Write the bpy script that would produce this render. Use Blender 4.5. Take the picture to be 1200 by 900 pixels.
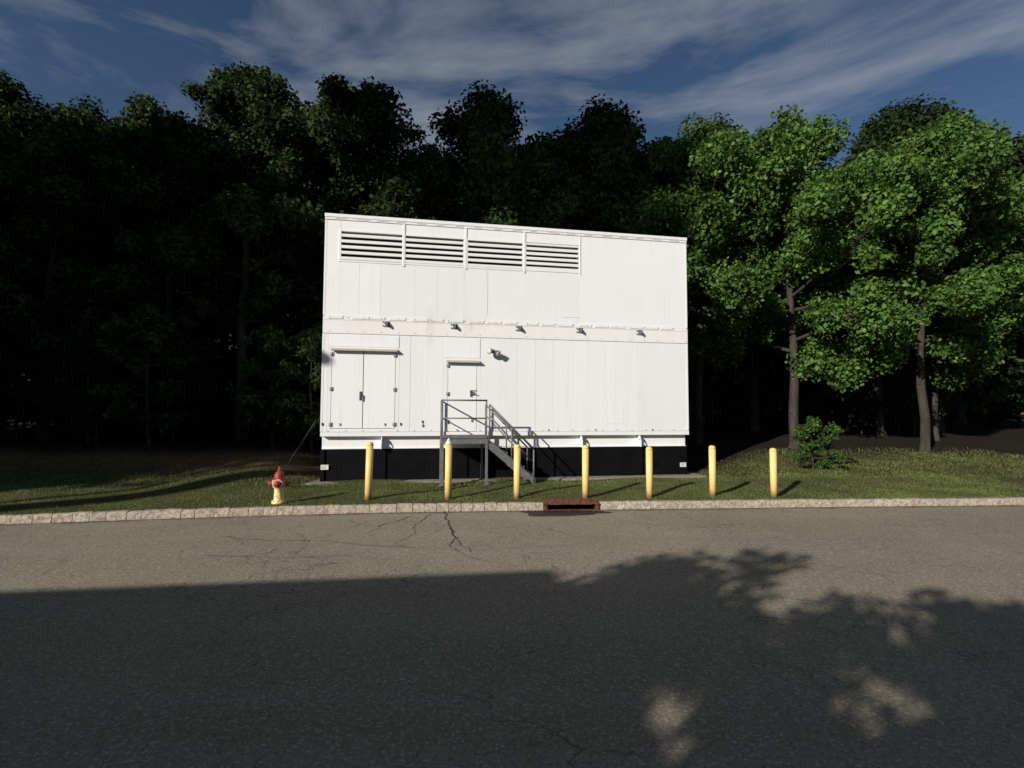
import bpy, bmesh, math, random
import numpy as np
from mathutils import Vector, Matrix

for o in list(bpy.data.objects):
    bpy.data.objects.remove(o)
SC = bpy.context.scene
COL = SC.collection
R = math.radians

# ------------------------------------------------------------------ camera
EYE = 2.05
F_PX = 577.6                    # focal length in pixels of the 1200 px wide photograph
cam_d = bpy.data.cameras.new('camera')
cam = bpy.data.objects.new('camera', cam_d)
COL.objects.link(cam)
cam_d.sensor_fit = 'HORIZONTAL'
cam_d.sensor_width = 36.0
cam_d.lens = 36.0 * F_PX / 1200.0
cam_d.clip_start = 0.05
cam_d.clip_end = 3000
cam.matrix_world = (Matrix.Translation((0, 0, EYE)) @ Matrix.Rotation(R(90) + 0.0518, 4, 'X')
                    @ Matrix.Rotation(0.0043, 4, 'Z'))
SC.camera = cam

# ------------------------------------------------------------------ light
SUN = Vector((0.93, 1.0, -0.594)).normalized()      # the way the light travels
ELEV = math.asin(-SUN.z)
AZ = math.atan2(-SUN.x, -SUN.y)
w = bpy.data.worlds.new('World')
SC.world = w
w.use_nodes = True
nt = w.node_tree
bg = nt.nodes['Background']
sky = nt.nodes.new('ShaderNodeTexSky')
sky.sky_type = 'NISHITA'
sky.sun_disc = False
sky.sun_elevation = ELEV
sky.sun_rotation = AZ % (2 * math.pi)
sky.air_density = 1.0
sky.altitude = 300
sky.dust_density = 0.2
sky.ozone_density = 4.0
tcw = nt.nodes.new('ShaderNodeTexCoord'); mpw = nt.nodes.new('ShaderNodeMapping')
mpw.inputs['Scale'].default_value = (1.0, 1.6, 4.5); mpw.inputs['Rotation'].default_value = (0.15, 0.1, 0.5)
nzw = nt.nodes.new('ShaderNodeTexNoise'); nzw.inputs['Scale'].default_value = 1.7; nzw.inputs['Detail'].default_value = 9
nzw.inputs['Roughness'].default_value = .6; nzw.inputs['Distortion'].default_value = .5
rpw = nt.nodes.new('ShaderNodeValToRGB'); rpw.color_ramp.elements[0].position = .46; rpw.color_ramp.elements[1].position = .84
rpw.color_ramp.elements[1].color = (.75, .75, .75, 1)
mxw = nt.nodes.new('ShaderNodeMix'); mxw.data_type = 'RGBA'
mxw.inputs[7].default_value = (7.6, 8.0, 8.6, 1)
nt.links.new(tcw.outputs['Generated'], mpw.inputs[0]); nt.links.new(mpw.outputs[0], nzw.inputs['Vector'])
nt.links.new(nzw.outputs[0], rpw.inputs[0]); nt.links.new(rpw.outputs[0], mxw.inputs[0])
nt.links.new(sky.outputs[0], mxw.inputs[6]); nt.links.new(mxw.outputs[2], bg.inputs[0])
bg.inputs[1].default_value = 0.05
sl = bpy.data.lights.new('sun', 'SUN')
sl.energy = 5.0
sl.angle = R(0.5)
sl.color = (1.0, 0.96, 0.90)
so = bpy.data.objects.new('sun', sl)
so.rotation_euler = SUN.to_track_quat('-Z', 'Y').to_euler()
so.location = (-20, -20, 30)
COL.objects.link(so)
SC.view_settings.view_transform = 'Standard'
SC.view_settings.look = 'None'
SC.view_settings.exposure = 0.16
SC.view_settings.gamma = 1.0
SC.render.engine = 'CYCLES'
SC.cycles.max_bounces = 6
SC.cycles.diffuse_bounces = 3
SC.cycles.use_denoising = True

# ------------------------------------------------------------------ helpers
def tag(o, label=None, cat=None, group=None, kind=None):
    if label: o['label'] = label
    if cat: o['category'] = cat
    if group: o['group'] = group
    if kind: o['kind'] = kind
    return o

def empty(name, loc=(0, 0, 0), rz=0.0, parent=None):
    o = bpy.data.objects.new(name, None)
    o.empty_display_size = 0.3
    o.location = loc
    o.rotation_euler = (0, 0, rz)
    COL.objects.link(o)
    if parent: o.parent = parent
    return o

class MB:
    """collects simple shapes and links them as one mesh object"""
    def __init__(s): s.bm = bmesh.new()
    def box(s, x0, x1, y0, y1, z0, z1):
        vs = [s.bm.verts.new(p) for p in ((x0,y0,z0),(x1,y0,z0),(x1,y1,z0),(x0,y1,z0),(x0,y0,z1),(x1,y0,z1),(x1,y1,z1),(x0,y1,z1))]
        for f in ((3,2,1,0),(4,5,6,7),(0,1,5,4),(1,2,6,5),(2,3,7,6),(3,0,4,7)):
            s.bm.faces.new([vs[i] for i in f])
        return s
    def prism(s, pts, ax, a, b):
        """polygon pts in the plane across axis ax, extruded from a to b"""
        def mk(p, t):
            if ax == 'x': return (t, p[0], p[1])
            if ax == 'y': return (p[0], t, p[1])
            return (p[0], p[1], t)
        A = [s.bm.verts.new(mk(p, a)) for p in pts]
        B = [s.bm.verts.new(mk(p, b)) for p in pts]
        n = len(pts)
        s.bm.faces.new(A); s.bm.faces.new(B[::-1])
        for i in range(n):
            s.bm.faces.new([A[i], A[(i+1) % n], B[(i+1) % n], B[i]][::-1])
        return s
    def tube(s, p, q, r, r2=None, n=10, caps=True):
        p = Vector(p); q = Vector(q)
        if r2 is None: r2 = r
        d = (q - p).normalized()
        a = d.orthogonal().normalized(); b = d.cross(a)
        A = []; B = []
        for i in range(n):
            t = 2*math.pi*i/n
            v = a*math.cos(t) + b*math.sin(t)
            A.append(s.bm.verts.new(p + v*r)); B.append(s.bm.verts.new(q + v*r2))
        for i in range(n):
            f = s.bm.faces.new([A[i], A[(i+1) % n], B[(i+1) % n], B[i]]); f.smooth = True
        if caps:
            s.bm.faces.new(A[::-1]); s.bm.faces.new(B)
        return s
    def lathe(s, prof, o=(0,0,0), axis=(0,0,1), n=20, fn=None):
        o = Vector(o); d = Vector(axis).normalized()
        a = d.orthogonal().normalized(); b = d.cross(a)
        rings = []
        for r, h in prof:
            rings.append([s.bm.verts.new(o + d*h + (a*math.cos(2*math.pi*i/n) + b*math.sin(2*math.pi*i/n))*max(r, 1e-4)) for i in range(n)])
        for k in range(len(rings)-1):
            for i in range(n):
                f = s.bm.faces.new([rings[k][i], rings[k][(i+1) % n], rings[k+1][(i+1) % n], rings[k+1][i]]); f.smooth = True
        s.bm.faces.new(rings[0][::-1]); s.bm.faces.new(rings[-1])
        return s
    def build(s, name, mat, parent=None, bevel=0.0):
        bmesh.ops.recalc_face_normals(s.bm, faces=s.bm.faces)
        me = bpy.data.meshes.new(name)
        s.bm.to_mesh(me); s.bm.free()
        me.materials.append(mat)
        o = bpy.data.objects.new(name, me)
        COL.objects.link(o)
        if parent: o.parent = parent
        if bevel:
            m = o.modifiers.new('bevel', 'BEVEL'); m.width = bevel; m.segments = 2; m.limit_method = 'ANGLE'; m.angle_limit = R(40)
        return o

def np_mesh(name, verts, faces, mat, parent=None, smooth=False):
    """verts (n,3), faces (m,k)"""
    me = bpy.data.meshes.new(name)
    verts = np.asarray(verts, dtype=np.float32); faces = np.asarray(faces, dtype=np.int32)
    m, k = faces.shape
    me.vertices.add(len(verts)); me.vertices.foreach_set('co', verts.ravel())
    me.loops.add(m*k); me.loops.foreach_set('vertex_index', faces.ravel())
    me.polygons.add(m)
    me.polygons.foreach_set('loop_start', np.arange(0, m*k, k, dtype=np.int32))
    me.polygons.foreach_set('loop_total', np.full(m, k, dtype=np.int32))
    if smooth: me.polygons.foreach_set('use_smooth', np.ones(m, dtype=bool))
    me.update(calc_edges=True)
    me.materials.append(mat)
    o = bpy.data.objects.new(name, me)
    COL.objects.link(o)
    if parent: o.parent = parent
    return o

# ------------------------------------------------------------------ materials
class N:
    def __init__(s, name):
        s.m = bpy.data.materials.new(name); s.m.use_nodes = True
        s.t = s.m.node_tree; s.b = s.t.nodes['Principled BSDF']; s.out = s.t.nodes['Material Output']
    def n(s, typ, **kw):
        x = s.t.nodes.new(typ)
        for k, v in kw.items():
            if k.startswith('i_'):
                k2 = k[2:]
                x.inputs[int(k2) if k2.isdigit() else k2].default_value = v
            else: setattr(x, k, v)
        return x
    def l(s, a, b): s.t.links.new(a, b)
    def coord(s, kind='Object', scale=(1,1,1)):
        tc = s.n('ShaderNodeTexCoord'); mp = s.n('ShaderNodeMapping'); mp.inputs['Scale'].default_value = scale
        s.l(tc.outputs[kind], mp.inputs[0]); return mp.outputs[0]
    def noise(s, vec, scale, detail=4, rough=.6, dist=0.0):
        x = s.n('ShaderNodeTexNoise'); x.inputs['Scale'].default_value = scale; x.inputs['Detail'].default_value = detail
        x.inputs['Roughness'].default_value = rough; x.inputs['Distortion'].default_value = dist
        s.l(vec, x.inputs['Vector']); return x.outputs[0]
    def ramp(s, fac, stops):
        x = s.n('ShaderNodeValToRGB'); e = x.color_ramp.elements
        while len(e) < len(stops): e.new(0.5)
        for i, (p, c) in enumerate(stops):
            e[i].position = p; e[i].color = (c, c, c, 1) if isinstance(c, (int, float)) else (*c, 1)
        s.l(fac, x.inputs[0]); return x.outputs[0]
    def mix(s, fac, a, b, mode='MIX'):
        x = s.n('ShaderNodeMix', data_type='RGBA', blend_type=mode)
        for v, i in ((fac, 0), (a, 6), (b, 7)):
            if isinstance(v, (int, float)): x.inputs[i].default_value = v
            elif isinstance(v, tuple): x.inputs[i].default_value = (*v, 1)
            else: s.l(v, x.inputs[i])
        return x.outputs[2]
    def math(s, op, a, b=0.0, c=0.0):
        x = s.n('ShaderNodeMath', operation=op)
        for i, v in enumerate((a, b, c)):
            if isinstance(v, (int, float)): x.inputs[i].default_value = v
            else: s.l(v, x.inputs[i])
        return x.outputs[0]
    def bump(s, h, strength=.3, dist=.01):
        x = s.n('ShaderNodeBump'); x.inputs['Strength'].default_value = strength; x.inputs['Distance'].default_value = dist
        s.l(h, x.inputs['Height']); s.l(x.outputs[0], s.b.inputs['Normal'])
    def base(s, c, rough=.6, spec=.3, metal=0.0):
        if isinstance(c, tuple): s.b.inputs['Base Color'].default_value = (*c, 1)
        else: s.l(c, s.b.inputs['Base Color'])
        s.b.inputs['Roughness'].default_value = rough
        s.b.inputs['Specular IOR Level'].default_value = spec
        s.b.inputs['Metallic'].default_value = metal
        return s.m

def mottled(name, c1, c2, scale=6, rough=.6, spec=.3, metal=0.0, bump=0.0, stretch=(1,1,1), lo=.35, hi=.7):
    k = N(name)
    v = k.coord('Object', stretch)
    f = k.ramp(k.noise(v, scale, 5, .65), [(lo, 0.0), (hi, 1.0)])
    if bump: k.bump(k.noise(v, scale*6, 3), bump, .004)
    return k.base(k.mix(f, c1, c2), rough, spec, metal)

def mat_white(stains=False, name='white_paint', tint=(0.80, 0.79, 0.77)):
    k = N(name)
    v = k.coord('Object')
    big = k.ramp(k.noise(v, .7, 3), [(.3, 0.0), (.75, 1.0)])
    gi = k.n('ShaderNodeNewGeometry')
    isl = k.ramp(gi.outputs['Random Per Island'], [(0, .955), (1, 1.0)])
    col = k.mix(big, tint, tuple(c*q for c, q in zip(tint, (.975, .965, .955))))
    col = k.mix(1.0, col, isl, 'MULTIPLY')
    # rain streaks, stretched downwards
    sv = k.coord('Object', (7, 7, .35))
    st = k.ramp(k.noise(sv, 1.0, 4, .7), [(.54, 0.0), (.78, 1.0)])
    col = k.mix(k.math('MULTIPLY', st, .26), col, (.55, .51, .44))
    gr = k.ramp(k.noise(v, 9, 5, .7), [(.58, 0.0), (.75, 1.0)])
    col = k.mix(k.math('MULTIPLY', gr, .16), col, (.5, .46, .4))
    if stains:
        sep = k.n('ShaderNodeSeparateXYZ'); tc = k.n('ShaderNodeTexCoord'); k.l(tc.outputs['Object'], sep.inputs[0])
        nn = k.noise(k.coord('Object', (22, 22, 3)), 1.0, 4, .7)
        tot = None
        for u, z, su, sz, a in ((2.72, 4.0, .10, .42, .9), (3.78, 4.12, .14, .16, .9), (3.1, 4.25, .5, .08, .6), (4.2, 4.2, .6, .10, .35), (.9, 4.1, .7, .12, .25), (3.62, 5.9, .03, .5, .4)):
            dx = k.math('MULTIPLY', k.math('SUBTRACT', sep.outputs[0], u), 1/su)
            dz = k.math('MULTIPLY', k.math('SUBTRACT', sep.outputs[2], z), 1/sz)
            g = k.math('MULTIPLY', k.math('EXPONENT', k.math('MULTIPLY', k.math('ADD', k.math('MULTIPLY', dx, dx), k.math('MULTIPLY', dz, dz)), -1.0)), a)
            tot = g if tot is None else k.math('ADD', tot, g)
        f = k.math('MULTIPLY', tot, k.ramp(nn, [(.35, 0.0), (.65, 1.0)]))
        f = k.math('MULTIPLY', f, .62); f = k.math('MINIMUM', f, .5)
        col = k.mix(f, col, (.50, .43, .34))
    k.bump(k.noise(v, 1.6, 2), .22, .03)
    return k.base(col, .45, .35)

M = {}
M['white'] = mat_white(True)
M['white_door'] = mat_white(False, 'white_door_paint', (.81, .80, .79))
M['cream_trim'] = mat_white(True, 'trim_paint', (.80, .78, .745))
M['black'] = mottled('black_tank_paint', (.004, .004, .005), (.007, .007, .008), 3, .65, .06, bump=.1)
M['dark_inside'] = mottled('dark_louvre_void', (.020, .018, .017), (.03, .027, .025), 5, .9, .1)
M['galv'] = mottled('galvanised_steel', (.12, .12, .12), (.19, .187, .182), 14, .55, .3, metal=.2, bump=.1)
M['grate'] = mottled('grey_grating_steel', (.14, .14, .14), (.22, .22, .21), 20, .6, .3, metal=.3, bump=.1)
M['hinge'] = mottled('dull_steel', (.26, .25, .24), (.38, .37, .36), 40, .45, .4, metal=.4)
M['darkmetal'] = mottled('dark_bronze_metal', (.05, .05, .05), (.09, .085, .08), 40, .5, .4)
M['label'] = mottled('sticker_white', (.62, .61, .58), (.75, .74, .72), 60, .5, .3)
M['glass'] = mottled('lamp_glass', (.55, .55, .52), (.62, .62, .6), 10, .15, .5)
M['concrete'] = mottled('weathered_concrete', (.17, .155, .125), (.30, .275, .235), 5, .9, .15, bump=.5)
M['bark'] = mottled('bark', (.030, .025, .020), (.070, .060, .048), 6, .95, .1, bump=1.0, stretch=(1, 1, .25))
M['bark_pale'] = mottled('pale_bark', (.09, .08, .065), (.16, .15, .13), 6, .95, .1, bump=1.0, stretch=(1, 1, .3))
M['cap_grey'] = mottled('cap_clip_paint', (.42, .41, .38), (.55, .53, .5), 20, .6, .3)

def mat_bollard():
    k = N('yellow_bollard_paint')
    v = k.coord('Object')
    c = k.mix(k.ramp(k.noise(v, 4, 4), [(.3, 0.0), (.7, 1.0)]), (.78, .575, .215), (.72, .51, .17))
    # chipped and rusty foot
    sep = k.n('ShaderNodeSeparateXYZ'); tc = k.n('ShaderNodeTexCoord'); k.l(tc.outputs['Object'], sep.inputs[0])
    low = k.math('SUBTRACT', .16, sep.outputs[2])
    f = k.math('MULTIPLY', k.math('ADD', low, k.math('MULTIPLY', k.math('SUBTRACT', k.noise(v, 25, 5, .7), .5), .30)), 9.0)
    f = k.math('MINIMUM', k.math('MAXIMUM', f, 0.0), 1.0)
    c = k.mix(k.math('MULTIPLY', f, .75), c, (.22, .12, .045))
    g = k.ramp(k.noise(v, 16, 5, .75), [(.60, 0.0), (.67, 1.0)])
    c = k.mix(k.math('MULTIPLY', g, .45), c, (.30, .17, .07))
    k.bump(k.noise(v, 30, 3), .15, .003)
    return k.base(c, .42, .4)
M['yellow'] = mat_bollard()
M['cap_white'] = mottled('bare_cap_primer', (.72, .68, .58), (.55, .50, .40), 20, .6, .3)
M['cap_yellow'] = mottled('domed_cap_paint', (.78, .56, .20), (.66, .47, .17), 15, .5, .3)
M['hyd_red'] = mottled('faded_red_enamel', (.30, .045, .036), (.15, .035, .03), 18, .5, .3, bump=.3)
M['hyd_pink'] = mottled('sun_faded_pink_enamel', (.74, .42, .30), (.46, .12, .08), 11, .55, .3, bump=.3)
M['hyd_yellow'] = mottled('faded_yellow_enamel', (.80, .62, .30), (.52, .30, .12), 13, .6, .3, bump=.4, lo=.5, hi=.66)
M['rust'] = mottled('rusty_iron', (.17, .062, .028), (.040, .018, .012), 11, .85, .2, bump=.8)
M['void'] = mottled('drain_void', (.006, .005, .005), (.012, .01, .009), 5, .95, .05)
M['rod'] = mottled('marker_rod_fibreglass', (.42, .40, .36), (.5, .47, .42), 30, .5, .3)

def mat_asphalt(name='asphalt', mul=1.0):
    k = N(name)
    v = k.coord('Object')
    base = k.mix(k.ramp(k.noise(v, .35, 4, .6, .4), [(.3, 0.0), (.7, 1.0)]), tuple(c*mul for c in (.214, .184, .130)), tuple(c*mul for c in (.160, .136, .094)))
    # tyre-polished bands run along the street
    tr = k.ramp(k.noise(k.coord('Object', (.05, 1.0, 1)), 1.3, 3), [(.4, 0.0), (.65, 1.0)])
    base = k.mix(k.math('MULTIPLY', tr, .30), base, tuple(c*mul for c in (.24, .21, .165)))
    # stone chips
    vo = k.n('ShaderNodeTexVoronoi'); vo.inputs['Scale'].default_value = 62; k.l(v, vo.inputs['Vector'])
    sepc = k.n('ShaderNodeSeparateColor'); k.l(vo.outputs['Color'], sepc.inputs[0])
    base = k.mix(k.ramp(sepc.outputs[0], [(.74, 0.0), (.97, .48)]), base, tuple(c*mul for c in (.46, .41, .33)))
    base = k.mix(k.ramp(sepc.outputs[1], [(.72, 0.0), (.97, .50)]), base, tuple(c*mul for c in (.065, .056, .043)))
    sp = k.ramp(k.noise(v, 24, 3, .8), [(.40, 0.0), (.62, 1.0)])
    base = k.mix(k.math('MULTIPLY', sp, .32), base, tuple(c*mul for c in (.085, .073, .056)))
    # alligator cracking in patches
    dv = k.n('ShaderNodeVectorMath', operation='ADD')
    nz = k.n('ShaderNodeTexNoise'); nz.inputs['Scale'].default_value = 2.2; nz.inputs['Detail'].default_value = 6; k.l(v, nz.inputs['Vector'])
    sc_ = k.n('ShaderNodeVectorMath', operation='SCALE'); sc_.inputs['Scale'].default_value = .75; k.l(nz.outputs['Color'], sc_.inputs[0])
    k.l(v, dv.inputs[0]); k.l(sc_.outputs[0], dv.inputs[1])
    def cracks(scale, width, lo, hi, nscale):
        ve = k.n('ShaderNodeTexVoronoi', feature='DISTANCE_TO_EDGE'); ve.inputs['Scale'].default_value = scale; k.l(dv.outputs[0], ve.inputs['Vector'])
        cr = k.ramp(ve.outputs['Distance'], [(0.0, 1.0), (width, 0.0)])
        return k.math('MULTIPLY', cr, k.ramp(k.noise(v, nscale, 3), [(lo, 0.0), (hi, 1.0)]))
    cr = k.math('MAXIMUM', cracks(1.15, .014, .46, .56, .45), k.math('MULTIPLY', cracks(3.3, .03, .52, .62, .6), .8))
    base = k.mix(k.math('MULTIPLY', cr, .6), base, (.035, .031, .025))
    h = k.math('SUBTRACT', k.math('MULTIPLY', k.noise(v, 75, 2), 1.0), k.math('MULTIPLY', cr, 1.5))
    k.bump(h, .40, .010)
    return k.base(base, .9, .15)
M['asphalt'] = mat_asphalt(mul=1.24)
M['crack'] = mottled('open_crack', (.040, .035, .027), (.085, .074, .056), 10, .95, .05)
M['damp'] = mottled('oily_gutter_asphalt', (.030, .016, .013), (.060, .036, .028), 8, .75, .15, bump=.4)

def mat_kerb():
    k = N('granite_kerb')
    g = k.n('ShaderNodeNewGeometry')
    v = k.coord('Object')
    c = k.ramp(g.outputs['Random Per Island'], [(0, (.40, .35, .265)), (.35, (.47, .415, .325)), (.7, (.44, .365, .285)), (1, (.51, .455, .36))])
    c = k.mix(k.ramp(k.noise(v, 16, 5, .75), [(.45, 0.0), (.62, 1.0)]), c, (.25, .185, .14))
    c = k.mix(k.ramp(k.noise(v, 60, 2, .6), [(.55, 0.0), (.7, .6)]), c, (.15, .12, .10))
    k.bump(k.noise(v, 22, 5, .7), 1.0, .02)
    return k.base(c, .85, .2)
M['kerb'] = mat_kerb()
M['mortar'] = mottled('kerb_mortar', (.17, .15, .12), (.25, .22, .18), 20, .95, .1, bump=.5)

def mat_lawn():
    k = N('lawn_soil')
    v = k.coord('Object')
    c = k.mix(k.ramp(k.noise(v, 1.6, 5, .7), [(.38, 0.0), (.62, 1.0)]), (.060, .070, .022), (.130, .105, .050))
    c = k.mix(k.ramp(k.noise(v, 14, 4, .7), [(.4, 0.0), (.65, 1.0)]), c, (.035, .045, .014))
    lit = k.mix(k.ramp(k.noise(v, 3.0, 5, .7), [(.35, 0.0), (.65, 1.0)]), (.075, .052, .030), (.15, .105, .06))
    # behind the mown strip: leaf litter
    sep = k.n('ShaderNodeSeparateXYZ'); k.l(v, sep.inputs[0])
    ax = k.math('ABSOLUTE', k.math('SUBTRACT', sep.outputs[0], .2))
    lim = k.math('SUBTRACT', sep.outputs[1], 12.6)
    lim = k.math('ADD', lim, k.math('MULTIPLY', k.math('SUBTRACT', k.noise(v, .9, 4, .7), .5), 2.6))
    lim = k.math('SUBTRACT', lim, k.math('MINIMUM', k.math('MULTIPLY', k.math('MAXIMUM', k.math('SUBTRACT', sep.outputs[0], 4.0), 0.0), .8), 3.6))
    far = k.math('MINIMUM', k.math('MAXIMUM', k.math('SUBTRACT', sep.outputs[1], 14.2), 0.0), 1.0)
    lit = k.mix(far, lit, (.022, .017, .012))  # litter darkens further back, putting the shade of the woods into its colour
    f = k.math('MINIMUM', k.math('MAXIMUM', lim, 0.0), 1.0)
    c = k.mix(f, c, lit)
    k.bump(k.noise(v, 30, 4, .8), .9, .03)
    return k.base(c, .95, .1)
M['lawn'] = mat_lawn()

def mat_leaf(name, cols, trans=.30, rough=.55, spec=.25):
    k = N(name)
    g = k.n('ShaderNodeNewGeometry'); oi = k.n('ShaderNodeObjectInfo')
    c = k.ramp(g.outputs['Random Per Island'], [(i/(len(cols)-1), q) for i, q in enumerate(cols)])
    cl = k.ramp(k.noise(k.coord('Object'), .9, 3), [(.35, .62), (.65, 1.15)])
    c = k.mix(1.0, c, cl, 'MULTIPLY')
    hv = k.n('ShaderNodeHueSaturation'); k.l(c, hv.inputs['Color'])
    k.l(k.math('ADD', k.math('MULTIPLY', oi.outputs['Random'], .5), .75), hv.inputs['Value'])
    k.base(hv.outputs[0], rough, spec)
    tr = k.n('ShaderNodeBsdfTranslucent'); k.l(hv.outputs[0], tr.inputs[0])
    mx = k.n('ShaderNodeMixShader'); mx.inputs[0].default_value = trans
    k.l(k.b.outputs[0], mx.inputs[1]); k.l(tr.outputs[0], mx.inputs[2]); k.l(mx.outputs[0], k.out.inputs[0])
    return k.m
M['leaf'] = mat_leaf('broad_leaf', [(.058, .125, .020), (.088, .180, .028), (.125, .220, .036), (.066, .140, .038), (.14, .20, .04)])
M['leaf_shaded'] = mat_leaf('shaded_leaf', [(.024, .044, .014), (.036, .062, .018), (.048, .078, .022), (.03, .05, .02)], .2, .8, .08)  # darker copy of the leaf, woodland shade put into its colour
M['grass_blade'] = mat_leaf('grass_blade', [(.074, .122, .026), (.108, .168, .036), (.165, .172, .058), (.088, .140, .032), (.25, .20, .095)], .25)
M['dead_leaf'] = mat_leaf('dead_leaf', [(.16, .085, .04), (.24, .14, .06), (.11, .06, .03), (.30, .20, .10)], .1)

# ------------------------------------------------------------------ terrain
KX = np.array([-60, -30, -20, -14, -9.5, -7.2, -5.1, -2.7, 0.0, 2.8, 5.8, 10, 14, 24, 40, 60.])
KY = np.array([-8.0, 3.0, 6.0, 7.55, 8.62, 9.10, 9.50, 9.87, 10.10, 10.32, 10.56, 10.86, 11.1, 11.6, 12.2, 12.8])
_xs = np.linspace(-60, 60, 2401)
_ys = np.interp(_xs, KX, KY)
_k = np.ones(81)/81
_ys = np.convolve(np.pad(_ys, 40, mode='edge'), _k, 'valid')
def yk(x): return np.interp(x, _xs, _ys)
YAW = 0.172
UX, UY = math.cos(YAW), math.sin(YAW)
BX, BY = -4.870, 12.6
BW, BD = 10.14, 3.9

def lawn_z(x, y):
    x = np.asarray(x, float); y = np.asarray(y, float)
    d = y - yk(x)
    z = .135 + .055*np.clip((d-.3)/2.2, 0, 1)
    # the banks either side of the pad
    right = np.clip((x-5.3)/2.5, 0, 1)*np.clip(y-12.3, 0, 60)*.085
    left = np.clip((-5.0-x)/1.6, 0, 1)*np.clip(y-11.4, 0, 60)*.16
    left = np.minimum(left, .55 + .03*np.clip(y-14, 0, 60))
    z = z + right + left
    z = z + .025*np.sin(x*1.7+y*.6)*np.clip(d, 0, 1) + .02*np.sin(x*.6-y*2.1)*np.clip(d, 0, 1)
    z = z + np.clip((y-24)/30, 0, 1)**1.5*9.0  # hill added behind the woods to block horizon light
    return z

def grid_mesh(name, xs, vs, fn, mat):
    X, V = np.meshgrid(xs, vs)
    P = fn(X, V)
    nx, nv = len(xs), len(vs)
    idx = np.arange(nx*nv).reshape(nv, nx)
    F = np.stack([idx[:-1, :-1], idx[:-1, 1:], idx[1:, 1:], idx[1:, :-1]], -1).reshape(-1, 4)
    return np_mesh(name, P.reshape(-1, 3), F, mat, smooth=True)

g = grid_mesh('ground', np.linspace(-900, 900, 31), np.linspace(-900, 900, 31), lambda X, Y: np.stack([X, Y, X*0-.05], -1), M['lawn'])
tag(g, kind='structure')
vs = np.concatenate([np.linspace(0, 5, 51), np.linspace(5.3, 20, 50), np.linspace(21, 70, 50)])
def lawn_fn(X, V):
    Y = yk(X) + .13 + V
    return np.stack([X, Y, lawn_z(X, Y)], -1)
lw = grid_mesh('lawn', np.linspace(-60, 60, 481), vs, lawn_fn, M['lawn'])
tag(lw, kind='structure')
def road_fn(X, V):
    return np.stack([X, -.2 + (yk(X)+.2)*V + (V*0), X*0], -1)
rd = grid_mesh('road', np.linspace(-60, 60, 121), np.linspace(0, 1, 3), lambda X, V: np.stack([X, -.4+np.minimum(0, (X+14)*.25)+(yk(X)+.4-np.minimum(0, (X+14)*.25))*V, X*0], -1), M['asphalt'])
tag(rd, kind='structure')
vg = grid_mesh('verge', np.linspace(-60, 60, 61), np.linspace(0, 1, 8), lambda X, V: np.stack([X, -60+(59.45+np.minimum(0, (X+14)*.25))*V, X*0+.13], -1), M['lawn'])
tag(vg, kind='structure')

# granite block kerb (one run of stones, real joints)
def kerb_run(name, xa, xb, fy, side, skip=None, seed=3):
    rnd = random.Random(seed)
    bm = bmesh.new()
    x = xa
    while x < xb:
        L = rnd.uniform(.22, .34)
        if skip and x+L > skip[0] and x < skip[1]:
            x = skip[1] if x >= skip[0] - .02 else x
            if x+L > skip[0] and x < skip[0]:
                L = skip[0]-x-.004
                if L < .06: x = skip[1]; continue
            elif x < skip[1]: x = skip[1]; continue
        y0, y1 = fy(x), fy(x+L)
        ang = math.atan2(y1-y0, L)
        h = .150 + rnd.uniform(-.008, .006); d = .15 + rnd.uniform(-.006, .006)
        ll = L/math.cos(ang) - rnd.uniform(.006, .014)
        # rounded block section, front leaning back a little
        sec = [(0.0, -.10), (-.004, .03), (.004, .09), (.012, h-.014), (.026, h), (d-.02, h+.003), (d, h-.012), (d, -.10)]
        nseg = 4
        rows = []
        for i in range(nseg+1):
            t = i/nseg
            rows.append([bm.verts.new((x+math.cos(ang)*ll*t-math.sin(ang)*(p*side+(rnd.uniform(-.006, .006))),
                                       y0+math.sin(ang)*ll*t+math.cos(ang)*(p*side+rnd.uniform(-.006, .006)),
                                       q-(.004 if i in (0, nseg) and q > .08 else 0)+rnd.uniform(-.004, .004))) for p, q in sec])
        for i in range(nseg):
            for j in range(len(sec)-1):
                bm.faces.new([rows[i][j], rows[i+1][j], rows[i+1][j+1], rows[i][j+1]])
        bm.faces.new(rows[0]); bm.faces.new(rows[-1][::-1])
        x += L
    bmesh.ops.recalc_face_normals(bm, faces=bm.faces)
    me = bpy.data.meshes.new(name); bm.to_mesh(me); bm.free(); me.materials.append(M['kerb'])
    o = bpy.data.objects.new(name, me); COL.objects.link(o)
    tag(o, kind='structure')
    return o
IN0, IN1 = .66, 1.80              # the storm inlet sits in this gap
kerb_run('kerb', -30, 30, lambda x: float(yk(x))+.0, 1, (IN0, IN1))
kerb_run('far_kerb', -30, 30, lambda x: -.4+min(0, (x+14)*.25), -1, None, 9)
def strip(name, xa, xb, f0, f1, z0, z1, mat, n=160):
    xs = np.linspace(xa, xb, n)
    P = []
    for x in xs:
        P += [(x, f0(x), z0), (x, f0(x), z1), (x, f1(x), z1), (x, f1(x), z0)]
    F = []
    for i in range(n-1):
        a = i*4; b = a+4
        F += [(a, b, b+1, a+1), (a+1, b+1, b+2, a+2), (a+2, b+2, b+3, a+3)]
    o = np_mesh(name, P, F, mat)
    return tag(o, kind='structure')
strip('kerb_bed', -30, IN0-.01, lambda x: yk(x)+.02, lambda x: yk(x)+.15, -.08, .125, M['mortar'])
strip('kerb_bed', IN1+.01, 30, lambda x: yk(x)+.02, lambda x: yk(x)+.15, -.08, .125, M['mortar'])

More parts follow.
